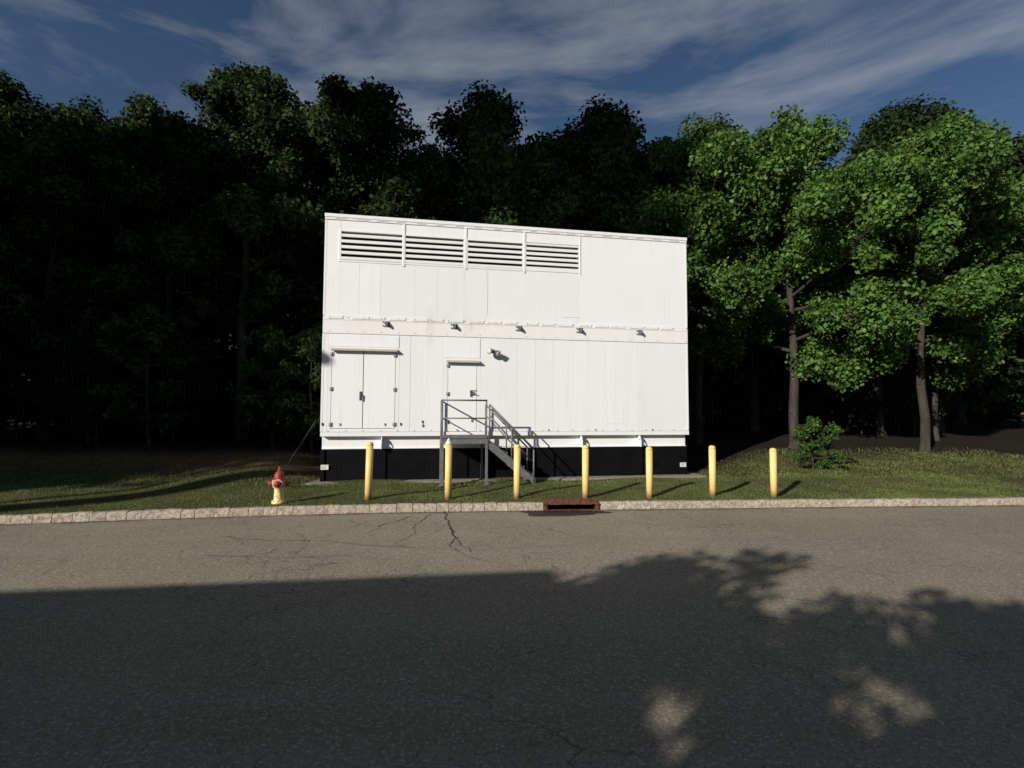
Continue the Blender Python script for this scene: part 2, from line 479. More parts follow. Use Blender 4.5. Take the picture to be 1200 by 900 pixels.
# the worn gutter and cracks are sheets lying on the asphalt
def crack(pts, wid, seed, name='crack'):
    rnd = random.Random(seed)
    P = [Vector((p[0], p[1], 0)) for p in pts]
    fine = []
    for a, b in zip(P, P[1:]):
        n = max(2, int((b-a).length/.05))
        for i in range(n): fine.append(a.lerp(b, i/n))
    fine.append(P[-1])
    ox = oy = 0
    V = []
    for i, p in enumerate(fine):
        ox = ox*.8+rnd.uniform(-.03, .03); oy = oy*.8+rnd.uniform(-.02, .02)
        t = i/(len(fine)-1)
        ww = wid*(1-.75*t)*rnd.uniform(.35, 1.25)
        d = (fine[min(i+1, len(fine)-1)]-fine[max(i-1, 0)]).normalized()
        nrm = Vector((-d.y, d.x, 0))
        c = p+Vector((ox, oy, .004))
        V += [c-nrm*ww/2, c+nrm*ww/2]
    F = [(2*i, 2*i+2, 2*i+3, 2*i+1) for i in range(len(fine)-1)]
    o = np_mesh(name, [tuple(v) for v in V], F, M['crack'], rd)
    return o
crack([(-1.32, 10.02), (-1.22, 9.4), (-1.05, 8.7), (-1.02, 8.3), (-.75, 7.7), (-.55, 7.2)], .050, 1)
crack([(-1.05, 8.6), (-.9, 8.0), (-.95, 7.5), (-.6, 7.0), (.1, 6.6)], .026, 2)
crack([(-1.9, 9.6), (-2.0, 9.2), (-2.35, 8.8), (-2.4, 8.3)], .024, 3)
crack([(-1.55, 9.75), (-1.75, 9.0), (-1.6, 8.3), (-1.75, 7.6), (-1.3, 7.2)], .022, 4)
crack([(-4.6, 8.0), (-3.8, 7.75), (-3.0, 7.8), (-2.2, 7.5), (-1.2, 7.35), (-.3, 7.3), (.9, 7.6)], .018, 5)
crack([(-3.0, 9.2), (-2.7, 8.9), (-2.75, 8.6)], .020, 6)
crack([(.7, 8.6), (1.0, 8.2), (1.5, 8.0)], .016, 7)
crack([(-4.3, 7.0), (-3.2, 6.9), (-2.3, 7.0), (-1.2, 6.7)], .016, 8)
def blob(name, cx, cy, rx, ry, z, mat, seed, parent=None, n=48):
    rnd = random.Random(seed)
    ph = [rnd.uniform(0, 6) for _ in range(4)]
    V = [(cx, cy, z)]
    for i in range(n):
        t = 2*math.pi*i/n
        r = 1+.12*math.sin(3*t+ph[0])+.08*math.sin(5*t+ph[1])+.05*math.sin(9*t+ph[2])
        V.append((cx+rx*r*math.cos(t), cy+ry*r*math.sin(t)+.08*rx*math.cos(t), z))
    return np_mesh(name, V, [(0, 1+i, 1+(i+1) % n) for i in range(n)], mat, parent)
blob('gutter_stain', 1.02, 9.92, .84, .30, .004, M['damp'], 4, rd)
strip('gutter', -30, 30, lambda x: yk(x)-.10-.03*math.sin(x*3.1)-.02*math.sin(x*7.7), lambda x: yk(x)+.01, .003, .0032, mottled('gutter_grit', (.17, .13, .085), (.10, .08, .055), 9, .95, .1, bump=.5), 700)

# ------------------------------------------------------------------ power enclosure
def W2(u, off, z):      # wall frame to world (off: metres out from the wall, towards the road)
    return (BX+u*UX+off*UY, BY+u*UY-off*UX, z)

PADZ = .20
pad = MB()
pad.box(-.35, BW+.35, -.34, BD+.3, -.1, PADZ)
po = pad.build('concrete_pad', M['concrete'], None, .015)
po.location = (BX, BY, 0); po.rotation_euler = (0, 0, YAW)
tag(po, kind='structure')

en = empty('generator_enclosure', (BX, BY, PADZ), YAW)
tag(en, 'large white steel generator enclosure with louvres, standing on a black fuel tank base', 'enclosure')
Z = lambda z: z-PADZ
def P(mb, name, mat, bevel=0.0, parent=None): return mb.build(name, mat, parent or en, bevel)

# body
b = MB()
seams = [0.0, .145, 1.93, 2.22, 2.535, 3.082, 4.072, 4.60, 5.085, 5.60, 6.107, 6.622, 7.10, 7.62, 7.868, 8.60, 9.35, BW]
DBL = (.24, 1.83, 1.55, 3.575); SGL = (3.21, 3.972, 1.385, 3.30)
rs = random.Random(5)
zt, zb = 3.990, 1.46
for a, c in zip(seams, seams[1:]):
    g_ = rs.choice((.0012, .0018, .003))
    pr = rs.uniform(0, .004)
    if (a, c) == (.145, 1.93):
        b.box(a+g_, DBL[0]-.010, -pr, .06, Z(zb), Z(zt)); b.box(DBL[1]+.010, c-g_, -pr, .06, Z(zb), Z(zt))
        b.box(DBL[0]-.010, DBL[1]+.010, -pr, .06, Z(DBL[3]+.006), Z(zt)); b.box(DBL[0]-.010, DBL[1]+.010, -pr, .06, Z(zb), Z(DBL[2]-.011))
    elif (a, c) == (3.082, 4.072):
        b.box(a+g_, SGL[0]-.010, -pr, .06, Z(zb), Z(zt)); b.box(SGL[1]+.010, c-g_, -pr, .06, Z(zb), Z(zt))
        b.box(SGL[0]-.010, SGL[1]+.010, -pr, .06, Z(SGL[3]+.006), Z(zt))
    else:
        b.box(a+g_, c-g_, -pr, .06, Z(zb), Z(zt))
for a in seams[1:-1]: b.box(a-.03, a+.03, .0045, .058, Z(zb)+.002, Z(zt)-.002)
b.box(0.01, BW-.01, .062, BD-.01, Z(1.345), Z(4.0))
P(b, 'lower_wall', M['white'], .002)
b = MB()
useams = [0.0, .385, .877, 1.418, 2.30, 2.90, 3.616, 4.221, 6.865, BW]
LV = [(.40, 1.955, 6.69, 5.935), (2.045, 3.585, 6.675, 5.945), (3.71, 5.225, 6.66, 5.935), (5.33, 6.85, 6.64, 5.955)]
for a, c in zip(useams, useams[1:]):
    top = 7.02 if a >= 6.8 or c <= .39 else 5.90
    b.box(a+.0018, c-.0018, -rs.uniform(0, .003), .06, Z(4.44), Z(top)); b.box(c-.03, min(c+.03, BW-.01), .0045, .058, Z(4.445), Z(5.895))
b.box(.388, 6.861, -.002, .06, Z(6.71), Z(7.02))
b.box(.0, BW, .30, BD, Z(4.0), Z(7.0))
b.box(.0, .386, .06, .30, Z(4.0), Z(7.0)); b.box(6.862, BW, .06, .30, Z(4.0), Z(7.0))
b.box(.386, 6.862, .06, .30, Z(4.0), Z(5.90)); b.box(.386, 6.862, .06, .30, Z(6.71), Z(7.0))
P(b, 'upper_wall', M['white'], .002)
# access cover outline on the upper wall, lower right of the louvres
for q in ((6.35, 6.84, 4.645, 4.655), (7.64, 8.12, 1.680, 1.690), (4.24, 4.252, 4.64, 5.85), (8.12, 8.132, 1.68, 2.27)):
    b = MB(); b.box(q[0], q[1], -.009, -.0045, Z(q[2]), Z(q[3])); P(b, 'seam_bead', M['white_door'], .001)
# roof cap with screw heads
b = MB()
b.box(-.02, BW+.02, -.035, BD+.02, Z(7.05), Z(7.138))
b.box(-.012, BW+.012, -.022, -.004, Z(6.985), Z(7.049))
P(b, 'roof_cap', M['white'], .004)
x = .25
while x < BW-.3:
    b = MB(); b.box(x, x+rs.uniform(.18, .34), -.0285, -.0225, Z(7.012), Z(7.028)); x += .52
    P(b, 'cap_clip', M['cap_grey'])
# girdle band between the two storeys
b = MB()
b.box(-.006, BW+.006, -.016, .07, Z(4.0), Z(4.435))
b.box(-.004, BW+.004, -.0235, -.0165, Z(4.352), Z(4.372))
P(b, 'girdle_band', M['cream_trim'], .003)
x = .12; k = 0
while x < BW-.3:
    L = rs.uniform(.36, .44)
    zz = 4.385
    b = MB(); b.box(x, x+L, -.030, -.0165, Z(zz), Z(4.46)); P(b, 'splice_plate', M['cream_trim'], .003)
    x += .47 + (.0 if k % 3 else .12); k += 1
b = MB(); b.tube((0, 0, 0), (0, -.014, 0), .010, .008, 6)
bolt = P(b, 'bolt', M['hinge']); first = True
for i in range(24):
    x = .16 + i*.432
    for zz, yy in ((4.425, -.031), (4.06, -.017), (1.497, -.023)):
        o = bolt if first else bolt.copy()
        if not first: COL.objects.link(o); o.parent = en
        first = False; o.location = (x+rs.uniform(-.01, .01), yy+.001, Z(zz))
# base trim
b = MB(); b.box(-.006, BW+.006, -.020, .06, Z(1.345), Z(1.452)); P(b, 'sill_trim', M['white'], .004)
# corner posts
for u0, u1 in ((-.012, .04), (BW-.04, BW+.012)):
    b = MB(); b.box(u0, u1, -.0055, .05, Z(4.47), Z(6.98)); b.box(u0, u1, -.0055, .05, Z(1.46), Z(3.99)); P(b, 'corner_post', M['white'], .004)
# louvres: four dark openings with real blades
for (u0, u1, z1, z0) in LV:
    root = MB()
    f = .035
    root.box(u0-.06, u1+.055, -.012, .02, Z(z1+.001), Z(z1+.05)); root.box(u0-.06, u1+.055, -.012, .02, Z(z0-.05), Z(z0-.001))
    root.box(u0-.06, u0, -.012, .25, Z(z0), Z(z1)); root.box(u1, u1+.055, -.012, .25, Z(z0), Z(z1))
    fr = P(root, 'louvre', M['white'], .003)
    m = MB()
    n = 5; pit = (z1-z0)/n
    for i in range(n):
        zt_ = z1-pit*i-.066
        m.prism([(-.010, Z(zt_)-.072), (.02, Z(zt_)-.075), (.16, Z(zt_)+.035), (.15, Z(zt_)+.045), (-.010, Z(zt_))], 'x', u0+.002, u1-.002)
    m.build('louvre_blades', M['white'], fr)
    m = MB(); m.box(u0, u1, .22, .25, Z(z0), Z(z1)); m.build('louvre_back', M['dark_inside'], fr)
for u in (2.0, 3.647, 5.277):
    b = MB(); b.box(u-.03, u+.03, -.020, -.0125, Z(5.84), Z(7.0)); P(b, 'louvre_mullion', M['white'], .004)
b = MB(); b.box(6.872, 6.90, -.02, -.004, Z(5.86), Z(6.98)); P(b, 'louvre_mullion', M['white'], .003)
# header panels and drip caps over the doors
for (u0, u1, z0, z1) in ((.165, 1.915, 3.66, 3.965), (3.10, 4.06, 3.43, 3.965)):
    b = MB(); b.box(u0, u1, -.012, -.0055, Z(z0), Z(z1)); P(b, 'header_panel', M['white_door'], .003)
for (u0, u1, z) in ((.215, 1.885, 3.585), (3.155, 4.05, 3.335)):
    b = MB()
    b.prism([(-.006, Z(z)-.012), (-.115, Z(z)-.040), (-.115, Z(z)-.008), (-.006, Z(z)+.034)], 'x', u0, u1)
    P(b, 'drip_cap', mottled('drip_cap_paint', (.36, .33, .29), (.50, .46, .41), 12, .5, .3), .002)
def hinge(par, u, z):
    m = MB()
    m.box(u-.045, u+.045, -.016, -.0055, Z(z)-.045, Z(z)+.045)
    m.tube((u, -.022, Z(z)-.05), (u, -.022, Z(z)+.05), .014, n=8)
    for a, c in ((-.03, -.03), (.03, .03), (-.03, .03), (.03, -.03)):
        m.tube((u+a, -.016, Z(z)+c), (u+a, -.020, Z(z)+c), .007, n=6)
    m.build('hinge', M['hinge'], par)
# double door
for k, (u0, u1) in enumerate(((DBL[0], 1.014), (1.034, DBL[1]))):
    m = MB(); m.box(u0, u1, -.004, .05, Z(DBL[2]), Z(DBL[3]-.012))
    d = P(m, 'door', M['white_door'], .004)
    hu = u0 if k == 0 else u1
    for z in (3.46, 2.56, 1.65): hinge(d, hu, z)
    d['label'] = 'left leaf of the double door' if k == 0 else 'right leaf of the double door'
    if k == 0:
        m = MB()
        m.box(.935, 1.0, -.012, -.0045, Z(2.27), Z(2.50))
        m.tube((.975, -.012, Z(2.42)), (.975, -.075, Z(2.42)), .016)
        m.tube((.975, -.070, Z(2.43)), (.955, -.075, Z(2.28)), .015, .012)
        m.build('handle', M['darkmetal'], d)
    m = MB(); uu = .47 if k == 0 else 1.59
    m.box(uu-.018, uu+.018, -.022, -.0045, Z(1.62), Z(1.68)); m.build('foot_bolt', M['hinge'], d)
# single door behind the platform
m = MB(); m.box(SGL[0], SGL[1], -.004, .05, Z(SGL[2])+.08, Z(SGL[3]-.01))
d = P(m, 'door', M['white_door'], .004); d['label'] = 'single door at the head of the steel stairs'
for z in (3.22, 2.46, 1.72): hinge(d, SGL[0], z)
m = MB()
m.box(3.80, 3.975, -.020, -.0045, Z(2.545), Z(2.565)); m.box(3.795, 3.82, -.045, -.0045, Z(2.40), Z(2.567))
m.tube((3.89, -.005, Z(2.47)), (3.89, -.07, Z(2.47)), .014); m.tube((3.88, -.066, Z(2.47)), (3.96, -.066, Z(2.465)), .011)
m.box(3.86, 3.93, -.010, -.0046, Z(2.42), Z(2.52))
m.build('latch', M['galv'], d)
m = MB(); m.box(3.83, 3.87, -.03, -.0045, Z(1.72), Z(1.80)); m.build('foot_bolt', M['hinge'], d)
# jacking lugs low on the wall
for u, z in ((.035, 1.66), (1.985, 1.66), (2.548, 1.72), (2.56, 1.62)):
    m = MB(); m.box(u-.013, u+.013, -.03, -.004, Z(z)-.035, Z(z)+.035); P(m, 'tie_lug', M['darkmetal'], .002)
for u, z in ((3.45, 1.50), (5.95, 1.50), (7.3, 1.50), (9.0, 1.50)):
    m = MB(); m.box(u-.012, u+.02, -.035, -.021, Z(z)-.012, Z(z)+.02); P(m, 'tie_lug', M['hinge'], .002)
# skirt beams, standing back under the wall
SK = -.115
ends = [.015, 1.50, 3.47, 5.2, 6.895, 8.615, 10.10]
b = MB()
b.box(ends[0], ends[-1], -SK+.012, -SK+.3, Z(1.013), Z(1.344))
b.box(ends[0], ends[-1], -SK-.03, -SK+.011, Z(1.013), Z(1.034))
P(b, 'skirt_beam', M['white'], .003)
m = MB(); m.box(.30, BW-.02, -SK+.302, BD-.3, Z(1.0), Z(1.344)); P(m, 'subframe', M['black'])
for u in (1.50, 3.62, 6.895, 8.615):
    m = MB()
    # an upright gusset with an eye near its outer edge
    y1, y2 = -SK+.011, -SK-.235
    pts = [(y1, Z(1.02)), (y1, Z(1.343)), (y2+.09, Z(1.343)), (y2, Z(1.17)), (y2, Z(1.02))]
    cy, cz, r = y2+.075, Z(1.20), .038
    n = 16; bm = m.bm
    t0, t1 = u, u+.022
    ring = lambda t: [bm.verts.new((t, cy+r*math.cos(2*math.pi*i/n), cz+r*math.sin(2*math.pi*i/n))) for i in range(n)]
    outp = []
    for i in range(n):
        a = 2*math.pi*i/n; dx, dz = math.cos(a), math.sin(a)
        best = 9
        for p, q in zip(pts, pts[1:]+pts[:1]):
            ex, ez = q[0]-p[0], q[1]-p[1]
            den = dx*ez-dz*ex
            if abs(den) < 1e-9: continue
            tt = ((p[0]-cy)*ez-(p[1]-cz)*ex)/den; s_ = ((p[0]-cy)*dz-(p[1]-cz)*dx)/den
            if tt > 0 and -1e-6 <= s_ <= 1+1e-6: best = min(best, tt)
        outp.append((cy+dx*best, cz+dz*best))
    A0, B0 = ring(t0), ring(t1)
    A1 = [bm.verts.new((t0, *p)) for p in outp]; B1 = [bm.verts.new((t1, *p)) for p in outp]
    for i in range(n):
        j = (i+1) % n
        bm.faces.new([A0[i], A0[j], A1[j], A1[i]]); bm.faces.new([B0[i], B1[i], B1[j], B0[j]])
        bm.faces.new([A0[i], B0[i], B0[j], A0[j]]); bm.faces.new([A1[i], A1[j], B1[j], B1[i]])
    P(m, 'gusset', M['white'])
# fuel tank base
b = MB()
b.box(.03, BW-.06, .06, BD-.1, Z(PADZ+.004), Z(1.012))
for u in (1.52, 3.64, 5.2, 6.91, 8.63):
    b.box(u, u+.10, .02, .059, Z(PADZ+.004), Z(.99))
b.box(.0, .10, .02, .059, Z(PADZ+.004), Z(.99)); b.box(BW-.15, BW-.05, .02, .059, Z(PADZ+.004), Z(.99))
P(b, 'fuel_tank', M['black'], .004)
for u0, z0 in ((.02, .50), (9.87, .42)):
    m = MB()
    m.box(u0, u0+.19, .010, .018, Z(z0), Z(z0+.125))
    s_ = P(m, 'data_plate', M['label'], .002)
    m = MB()
    for i, (a, c) in enumerate(((.02, .15), (.02, .12), (.02, .14))):
        m.box(u0+a, u0+c, .0075, .0095, Z(z0+.095-i*.032), Z(z0+.105-i*.032))
    m.build('plate_text', M['hinge'], s_)
# lifting lugs on the band
for u in (1.60, 3.37, 5.145, 6.88, 8.665):
    z = 4.275
    m = MB()
    m.box(u-.05, u+.07, -.026, -.0165, Z(z)-.075, Z(z)+.075)
    m.prism([(-.0265, Z(z)-.055), (-.0265, Z(z)+.060), (-.07, Z(z)+.060), (-.135, Z(z)+.005), (-.135, Z(z)-.055)], 'x', u, u+.022)
    m.tube((u-.004, -.09, Z(z)-.01), (u+.026, -.09, Z(z)-.01), .028, n=12)
    for zz in (-.045, .05):
        m.tube((u-.095, -.0165, Z(z)+zz), (u-.095, -.04, Z(z)+zz), .02, n=8)
    P(m, 'lifting_lug', M['galv'])
# twin flood light
m = MB()
u, z = 4.41, 3.63
m.lathe([(.055, 0), (.055, .03), (.03, .045)], (u, -.0055, Z(z)), (0, -1, 0), 14)
m.tube((u, -.05, Z(z)), (u-.03, -.10, Z(z)+.01), .014); m.tube((u, -.05, Z(z)), (u+.05, -.11, Z(z)-.02), .014)
fl = P(m, 'flood_light', M['darkmetal'])
for (du, dz, ax, mt) in ((-.03, .01, (-.55, -.6, -.15), M['hinge']), (.05, -.02, (.55, -.7, -.45), M['darkmetal'])):
    m = MB(); o_ = (u+du, -.10, Z(z)+dz)
    m.lathe([(.028, -.03), (.04, .0), (.070, .07), (.082, .145), (.078, .147)], o_, ax, 14)
    h = m.build('lamp_head', mt, fl)
    m = MB(); m.lathe([(.076, .1475), (.05, .156), (.005, .158)], o_, ax, 14); m.build('lamp_glass', M['glass'], h)

# ------------------------------------------------------------------ steel stair with landing
GZ = .185
st = empty('steel_staircase', W2(3.0, .5, GZ), YAW)
tag(st, 'grey galvanised steel stairs with a railed landing leading to the single door', 'staircase')
S = lambda u, off, z: (u-3.0, .5-off, z-GZ)
def tb(m, a, b_, r=.021, r2=None): m.tube(S(*a), S(*b_), r, r2, 10)
DZ = 1.325
u0, u1, o0, o1 = 3.035, 4.135, .06, 1.0
m = MB()
x0, y0, _ = S(u0, o1, 0); x1, y1, _ = S(u1, o0, 0)
for a, bb in (((x0-.03, x1+.03, y0-.025, y0+.02), 0), ((x0-.03, x1+.03, y1-.02, y1+.02), 0), ((x0-.03, x0+.01, y0+.021, y1-.021), 0), ((x1-.01, x1+.03, y0+.021, y1-.021), 0)):
    m.box(*a, DZ-GZ-.13, DZ-GZ-.012)
m.build('landing_frame', M['galv'], st, .003)
m = MB()
for i in range(24):
    xx = x0-.01+(x1-x0+.0)*i/23.5
    m.box(xx, xx+.012, y0-.01, y1+.01, DZ-GZ-.011, DZ-GZ+.012)
for i in range(6):
    yy = y0+(y1-y0)*i/5.3
    m.box(x0-.01, x1+.01, yy, yy+.01, DZ-GZ+.0125, DZ-GZ+.016)
m.build('landing_grating', M['grate'], st)
def sq(m, u, off, z0, z1, r): 
    c = S(u, off, 0); m.box(c[0]-r, c[0]+r, c[1]-r, c[1]+r, z0-GZ, z1-GZ)
for (u, off, zb_, zt_, r) in ((u0, o1, GZ, 1.19, .042), (u1, o1, GZ, 1.19, .030), (u1-.02, .12, PADZ+.002, 1.19, .030), (u0, .12, PADZ+.002, 1.19, .030)):
    m = MB(); sq(m, u, off, zb_, zt_, r); c = S(u, off, 0)
    m.box(c[0]-.08, c[0]+.08, c[1]-.08, c[1]+.08, zb_-GZ-.001, zb_-GZ+.012)
    m.build('leg', M['galv'], st, .003)
RT, RM = 2.275, 1.83
m = MB()
for (u, off) in ((u0, o1), (u1-.01, o1), (u0, .10)):
    tb(m, (u, off, 1.2), (u, off, RT), .021)
tb(m, (u0-.02, o1, RT), (u1+.01, o1, RT)); tb(m, (u0, o1, RM), (u1, o1, RM), .017)
tb(m, (u0, o1, RT), (u0, .02, RT)); tb(m, (u0, o1, RM), (u0, .02, RM), .017)
c = S(u0, o1, 0); m.box(c[0], S(u1, 0, 0)[0], c[1]-.024, c[1]-.019, DZ-GZ+.017, DZ-GZ+.10)
m.build('landing_railing', M['galv'], st)
# flight
su, eu, ez = 4.17, 5.375, .20
for off in (o1, .16):
    m = MB()
    c = S(su, off, 0)[1]
    pts = [(S(su, 0, 0)[0], DZ-GZ), (S(eu, 0, 0)[0], ez-GZ+.115), (S(eu, 0, 0)[0], ez-GZ-.01), (S(eu-.14, 0, 0)[0], ez-GZ-.01), (S(su, 0, 0)[0], DZ-GZ-.235)]
    m.prism(pts, 'y', c-.008, c+.008)
    m.prism([(p[0], p[1]) for p in (pts[0], pts[1], (pts[1][0], pts[1][1]-.02), (pts[0][0], pts[0][1]-.02))], 'y', c-.035, c-.009)
    m.build('stringer', M['galv'], st)
for i in range(5):
    t = (i+.75)/5.6
    uu = su+(eu-su)*t; zz = DZ+(ez+.11-DZ)*t-.03
    m = MB(); c = S(uu, o1, 0); c2 = S(uu, .16, 0)
    for j in range(5): m.box(c[0]-.12+j*.055, c[0]-.12+j*.055+.018, c[1]+.012, c2[1]-.012, zz-GZ-.03, zz-GZ)
    m.box(c[0]-.125, c[0]-.121, c[1]+.012, c2[1]-.012, zz-GZ-.035, zz-GZ+.002); m.box(c[0]+.119, c[0]+.123, c[1]+.012, c2[1]-.012, zz-GZ-.035, zz-GZ+.002)
    m.build('tread', M['grate'], st)
for off in (o1, .16):
    m = MB()
    hs = (4.205, off, 2.175); he = (5.335, off, 1.045)
    tb(m, hs, he); tb(m, (4.20, off, 1.90), (5.335, off, .70), .017)
    tb(m, (4.205, off, 1.2), hs, .021); tb(m, (5.335, off, ez), he, .021)
    tb(m, (4.77, off, .78), (4.77, off, 1.61), .019)
    m.build('handrail', M['galv'], st)

# ------------------------------------------------------------------ bollards
BOL = [((-2.98, 10.36), 'yellow steel bollard in front of the double doors, leftmost of the row', -.8, 1.19),
       ((-1.35, 10.60), 'yellow bollard with a bare whitish cap beside the left leg of the stair landing', -.2, 1.22),
       ((.12, 10.68), 'yellow bollard in front of the steel stair flight', 0.0, 1.14),
       ((1.61, 10.82), 'yellow bollard standing just behind the rusty storm drain', .0, 1.13),
       ((3.04, 10.96), 'yellow bollard in front of the right end of the black tank base', .15, 1.11),
       ((4.49, 11.10), 'yellow bollard just right of the enclosure against dark woods, second from the right', .3, 1.11),
       ((5.90, 11.19), 'rightmost yellow bollard of the row, on the rising lawn', .4, 1.08)]
def bollard(x, y, h, tilt, white):
    z = float(lawn_z(x, y))
    o = empty('bollard', (x, y, z-.01))
    m = MB(); r = .073
    m.lathe([(r, -.1), (r, h-.05)], (0, 0, 0), n=24)
    m.build('post', M['yellow'], o)
    m = MB()
    hh = .055 if not white else .06
    m.lathe([(r+.002, h-.05), (r+.002, h-.035), (r*.93, h-.035+hh*.45), (r*.70, h-.035+hh*.8), (r*.3, h-.035+hh), (.001, h-.033+hh)], (0, 0, 0), n=24)
    if white: m.lathe([(.035, h+.015), (.04, h+.03), (.02, h+.075), (.001, h+.08)], (0, 0, 0), n=12)
    m.build('cap', M['cap_white'] if white else M['cap_yellow'], o)
    o.rotation_euler = (R(.2), R(tilt), 0)
    return o
for i, ((x, y), lab, tilt, h) in enumerate(BOL):
    tag(bollard(x, y, h, -tilt if tilt < 0 else -tilt*.3, i == 1), lab, 'bollard', 'yellow bollards in a row along the kerb')

# ------------------------------------------------------------------ hydrant
hx, hy = -4.70, 10.06
hz = float(lawn_z(hx, hy))
hy_ = empty('fire_hydrant', (hx, hy, hz), .2)
tag(hy_, 'faded red and yellow fire hydrant on the grass at the left', 'fire hydrant')
m = MB()
m.lathe([(.135, 0), (.14, .02), (.135, .045), (.10, .06), (.092, .10), (.088, .30), (.092, .31)], n=24)
for i in range(8):
    a = i*math.pi/4; m.tube((.118*math.cos(a), .118*math.sin(a), .045), (.118*math.cos(a), .118*math.sin(a), .065), .012, n=6)
m.build('barrel', M['hyd_yellow'], hy_)
m = MB()
m.lathe([(.092, .31), (.115, .325), (.118, .345), (.108, .36), (.112, .44), (.125, .455), (.125, .475), (.105, .48)], n=24)
m.lathe([(.085, 0), (.085, .04), (.098, .045), (.098, .06)], (0, -.08, .405), (0, -1, 0), 20)
m.lathe([(.055, 0), (.055, .05)], (.08, 0, .405), (1, 0, 0), 16)
m.lathe([(.055, 0), (.055, .05)], (-.08, 0, .405), (-1, 0, 0), 16)
m.build('nozzle_section', M['hyd_pink'], hy_)
for o_, ax, r in (((0, -.14, .405), (0, -1, 0), .066), ((.13, 0, .405), (1, 0, 0), .058), ((-.13, 0, .405), (-1, 0, 0), .058)):
    m = MB(); m.lathe([(r, 0), (r, .03), (r*.8, .045), (.025, .05), (.022, .085), (.018, .086)], o_, ax, 16); m.build('nozzle_cap', M['hyd_red'], hy_)
m = MB()
m.lathe([(.125, .477), (.122, .492), (.10, .50), (.096, .56), (.078, .61), (.05, .645), (.035, .65), (.033, .69), (.024, .695), (.022, .735), (.018, .74)], n=22)
for i in range(8):
    a = i*math.pi/4+.2; m.tube((.11*math.cos(a), .11*math.sin(a), .44), (.11*math.cos(a), .11*math.sin(a), .51), .012, n=6)
m.build('bonnet', M['hyd_red'], hy_)
gA = Vector((-6.18, 13.5, float(lawn_z(-6.18, 13.5)))); gB = Vector((-3.05, 17.7, 7.95))
m = MB(); m.tube((0, 0, -.1), gB-gA, .0045, n=6)
go_ = m.build('guy_wire', M['galv']); go_.location = gA
tag(go_, 'thin guy wire with a pale guard rising behind the fire hydrant', 'guy wire')
dd = (gB-gA).normalized()
m = MB(); m.tube(dd*.05, dd*1.6, .008, n=8); m.build('wire_guard', M['galv'], go_)
upo = empty('utility_pole', (-3.05, 17.7, .2)); tag(upo, 'wooden utility pole standing behind the white enclosure', 'utility pole')
m = MB(); m.tube((0, 0, -.3), (0, 0, 7.95), .15, .11, 12); m.build('pole', M['bark'], upo)

# ------------------------------------------------------------------ storm inlet
iy = float(yk((IN0+IN1)/2)); ang = math.atan2(float(yk(IN1)-yk(IN0)), IN1-IN0)
ix = (IN0+IN1)/2; L2 = (IN1-IN0)/2
si = empty('storm_drain', (ix, iy, 0), ang)
tag(si, 'rusty cast iron storm drain inlet set into the kerb', 'storm drain')
m = MB()
rh = random.Random(8)
ns = 26
secs = []
for i in range(ns+1):
    x = -L2+2*L2*i/ns
    e = 1-abs(x/L2)**5
    j = lambda q: rh.uniform(-q, q)
    top = .150+.045*e
    secs.append([(x, yy+j(.004), zz+j(.004)) for yy, zz in ((-.02, .112), (-.045, .118), (-.052, .140), (-.040, top-.012), (-.01, top+.004), (.08, top+.012), (.20, top+.004), (.30, top-.02), (.30, .112))])
vv = [[m.bm.verts.new(p) for p in sec] for sec in secs]
for i in range(ns):
    for q in range(9): m.bm.faces.new([vv[i][q], vv[i+1][q], vv[i+1][(q+1) % 9], vv[i][(q+1) % 9]])
m.bm.faces.new(vv[0]); m.bm.faces.new(vv[-1][::-1])
for s in (-1, 1):
    m.prism([(-.03, -.02), (-.03, .104), (.25, .104), (.25, -.02)], 'x', min(s*L2, s*(L2-.07)), max(s*L2, s*(L2-.07)))
m.prism([(-.028, -.02), (-.028, .012), (.06, .012), (.06, -.02)], 'x', -L2+.071, L2-.071)
for i in range(9):
    x = -L2+.10+i*(2*L2-.2)/8
    m.tube((x, .10, .19), (x, .10, .212), .022, .018, 8)
for i in range(5):
    x = -L2+.2+i*(2*L2-.4)/4; m.tube((x, .02, .185), (x, .02, .206), .02, .016, 8)
m.build('hood', M['rust'], si, .006)
m = MB(); m.box(-L2+.071, L2-.071, .245, .25, -.02, .104); m.box(-L2+.071, L2-.071, .061, .244, -.02, -.012)
m.build('throat', M['void'], si)
# ------------------------------------------------------------------ grass and litter
rng = np.random.default_rng(7)
def keep_outside_pad(x, y, mrg=.0):
    dx, dy = x-BX, y-BY
    u = dx*UX+dy*UY; v = -dx*UY+dy*UX
    return ~((u > -.33-mrg) & (u < BW+.33+mrg) & (v > -.33-mrg) & (v < BD+.3))
def blades(n, xr, dr, hmin, hmax, wmin, wmax, dens=None):
    x = rng.uniform(*xr, n); d = dr[0]+(dr[1]-dr[0])*rng.uniform(0, 1, n)**1.25
    y = yk(x)+d
    k = keep_outside_pad(x, y, -.04)
    if dens is not None: k &= rng.uniform(0, 1, n) < dens(x, y)
    x, y = x[k], y[k]; n = len(x)
    z = lawn_z(x, y)
    pn = .5+.5*np.sin(x*2.3+np.sin(y*3.1)*1.5)*np.sin(y*2.9+x*.7)
    h = rng.uniform(hmin, hmax, n)*(.65+.6*pn); ww = rng.uniform(wmin, wmax, n)
    a = rng.uniform(0, 2*np.pi, n); ln = rng.uniform(.1, .9, n)*h; la = rng.uniform(0, 2*np.pi, n)
    V = np.empty((n, 3, 3))
    V[:, 0] = np.stack([x-np.cos(a)*ww/2, y-np.sin(a)*ww/2, z-.01], -1)
    V[:, 1] = np.stack([x+np.cos(a)*ww/2, y+np.sin(a)*ww/2, z-.01], -1)
    V[:, 2] = np.stack([x+np.cos(la)*ln, y+np.sin(la)*ln, z+h], -1)
    return V.reshape(-1, 3)
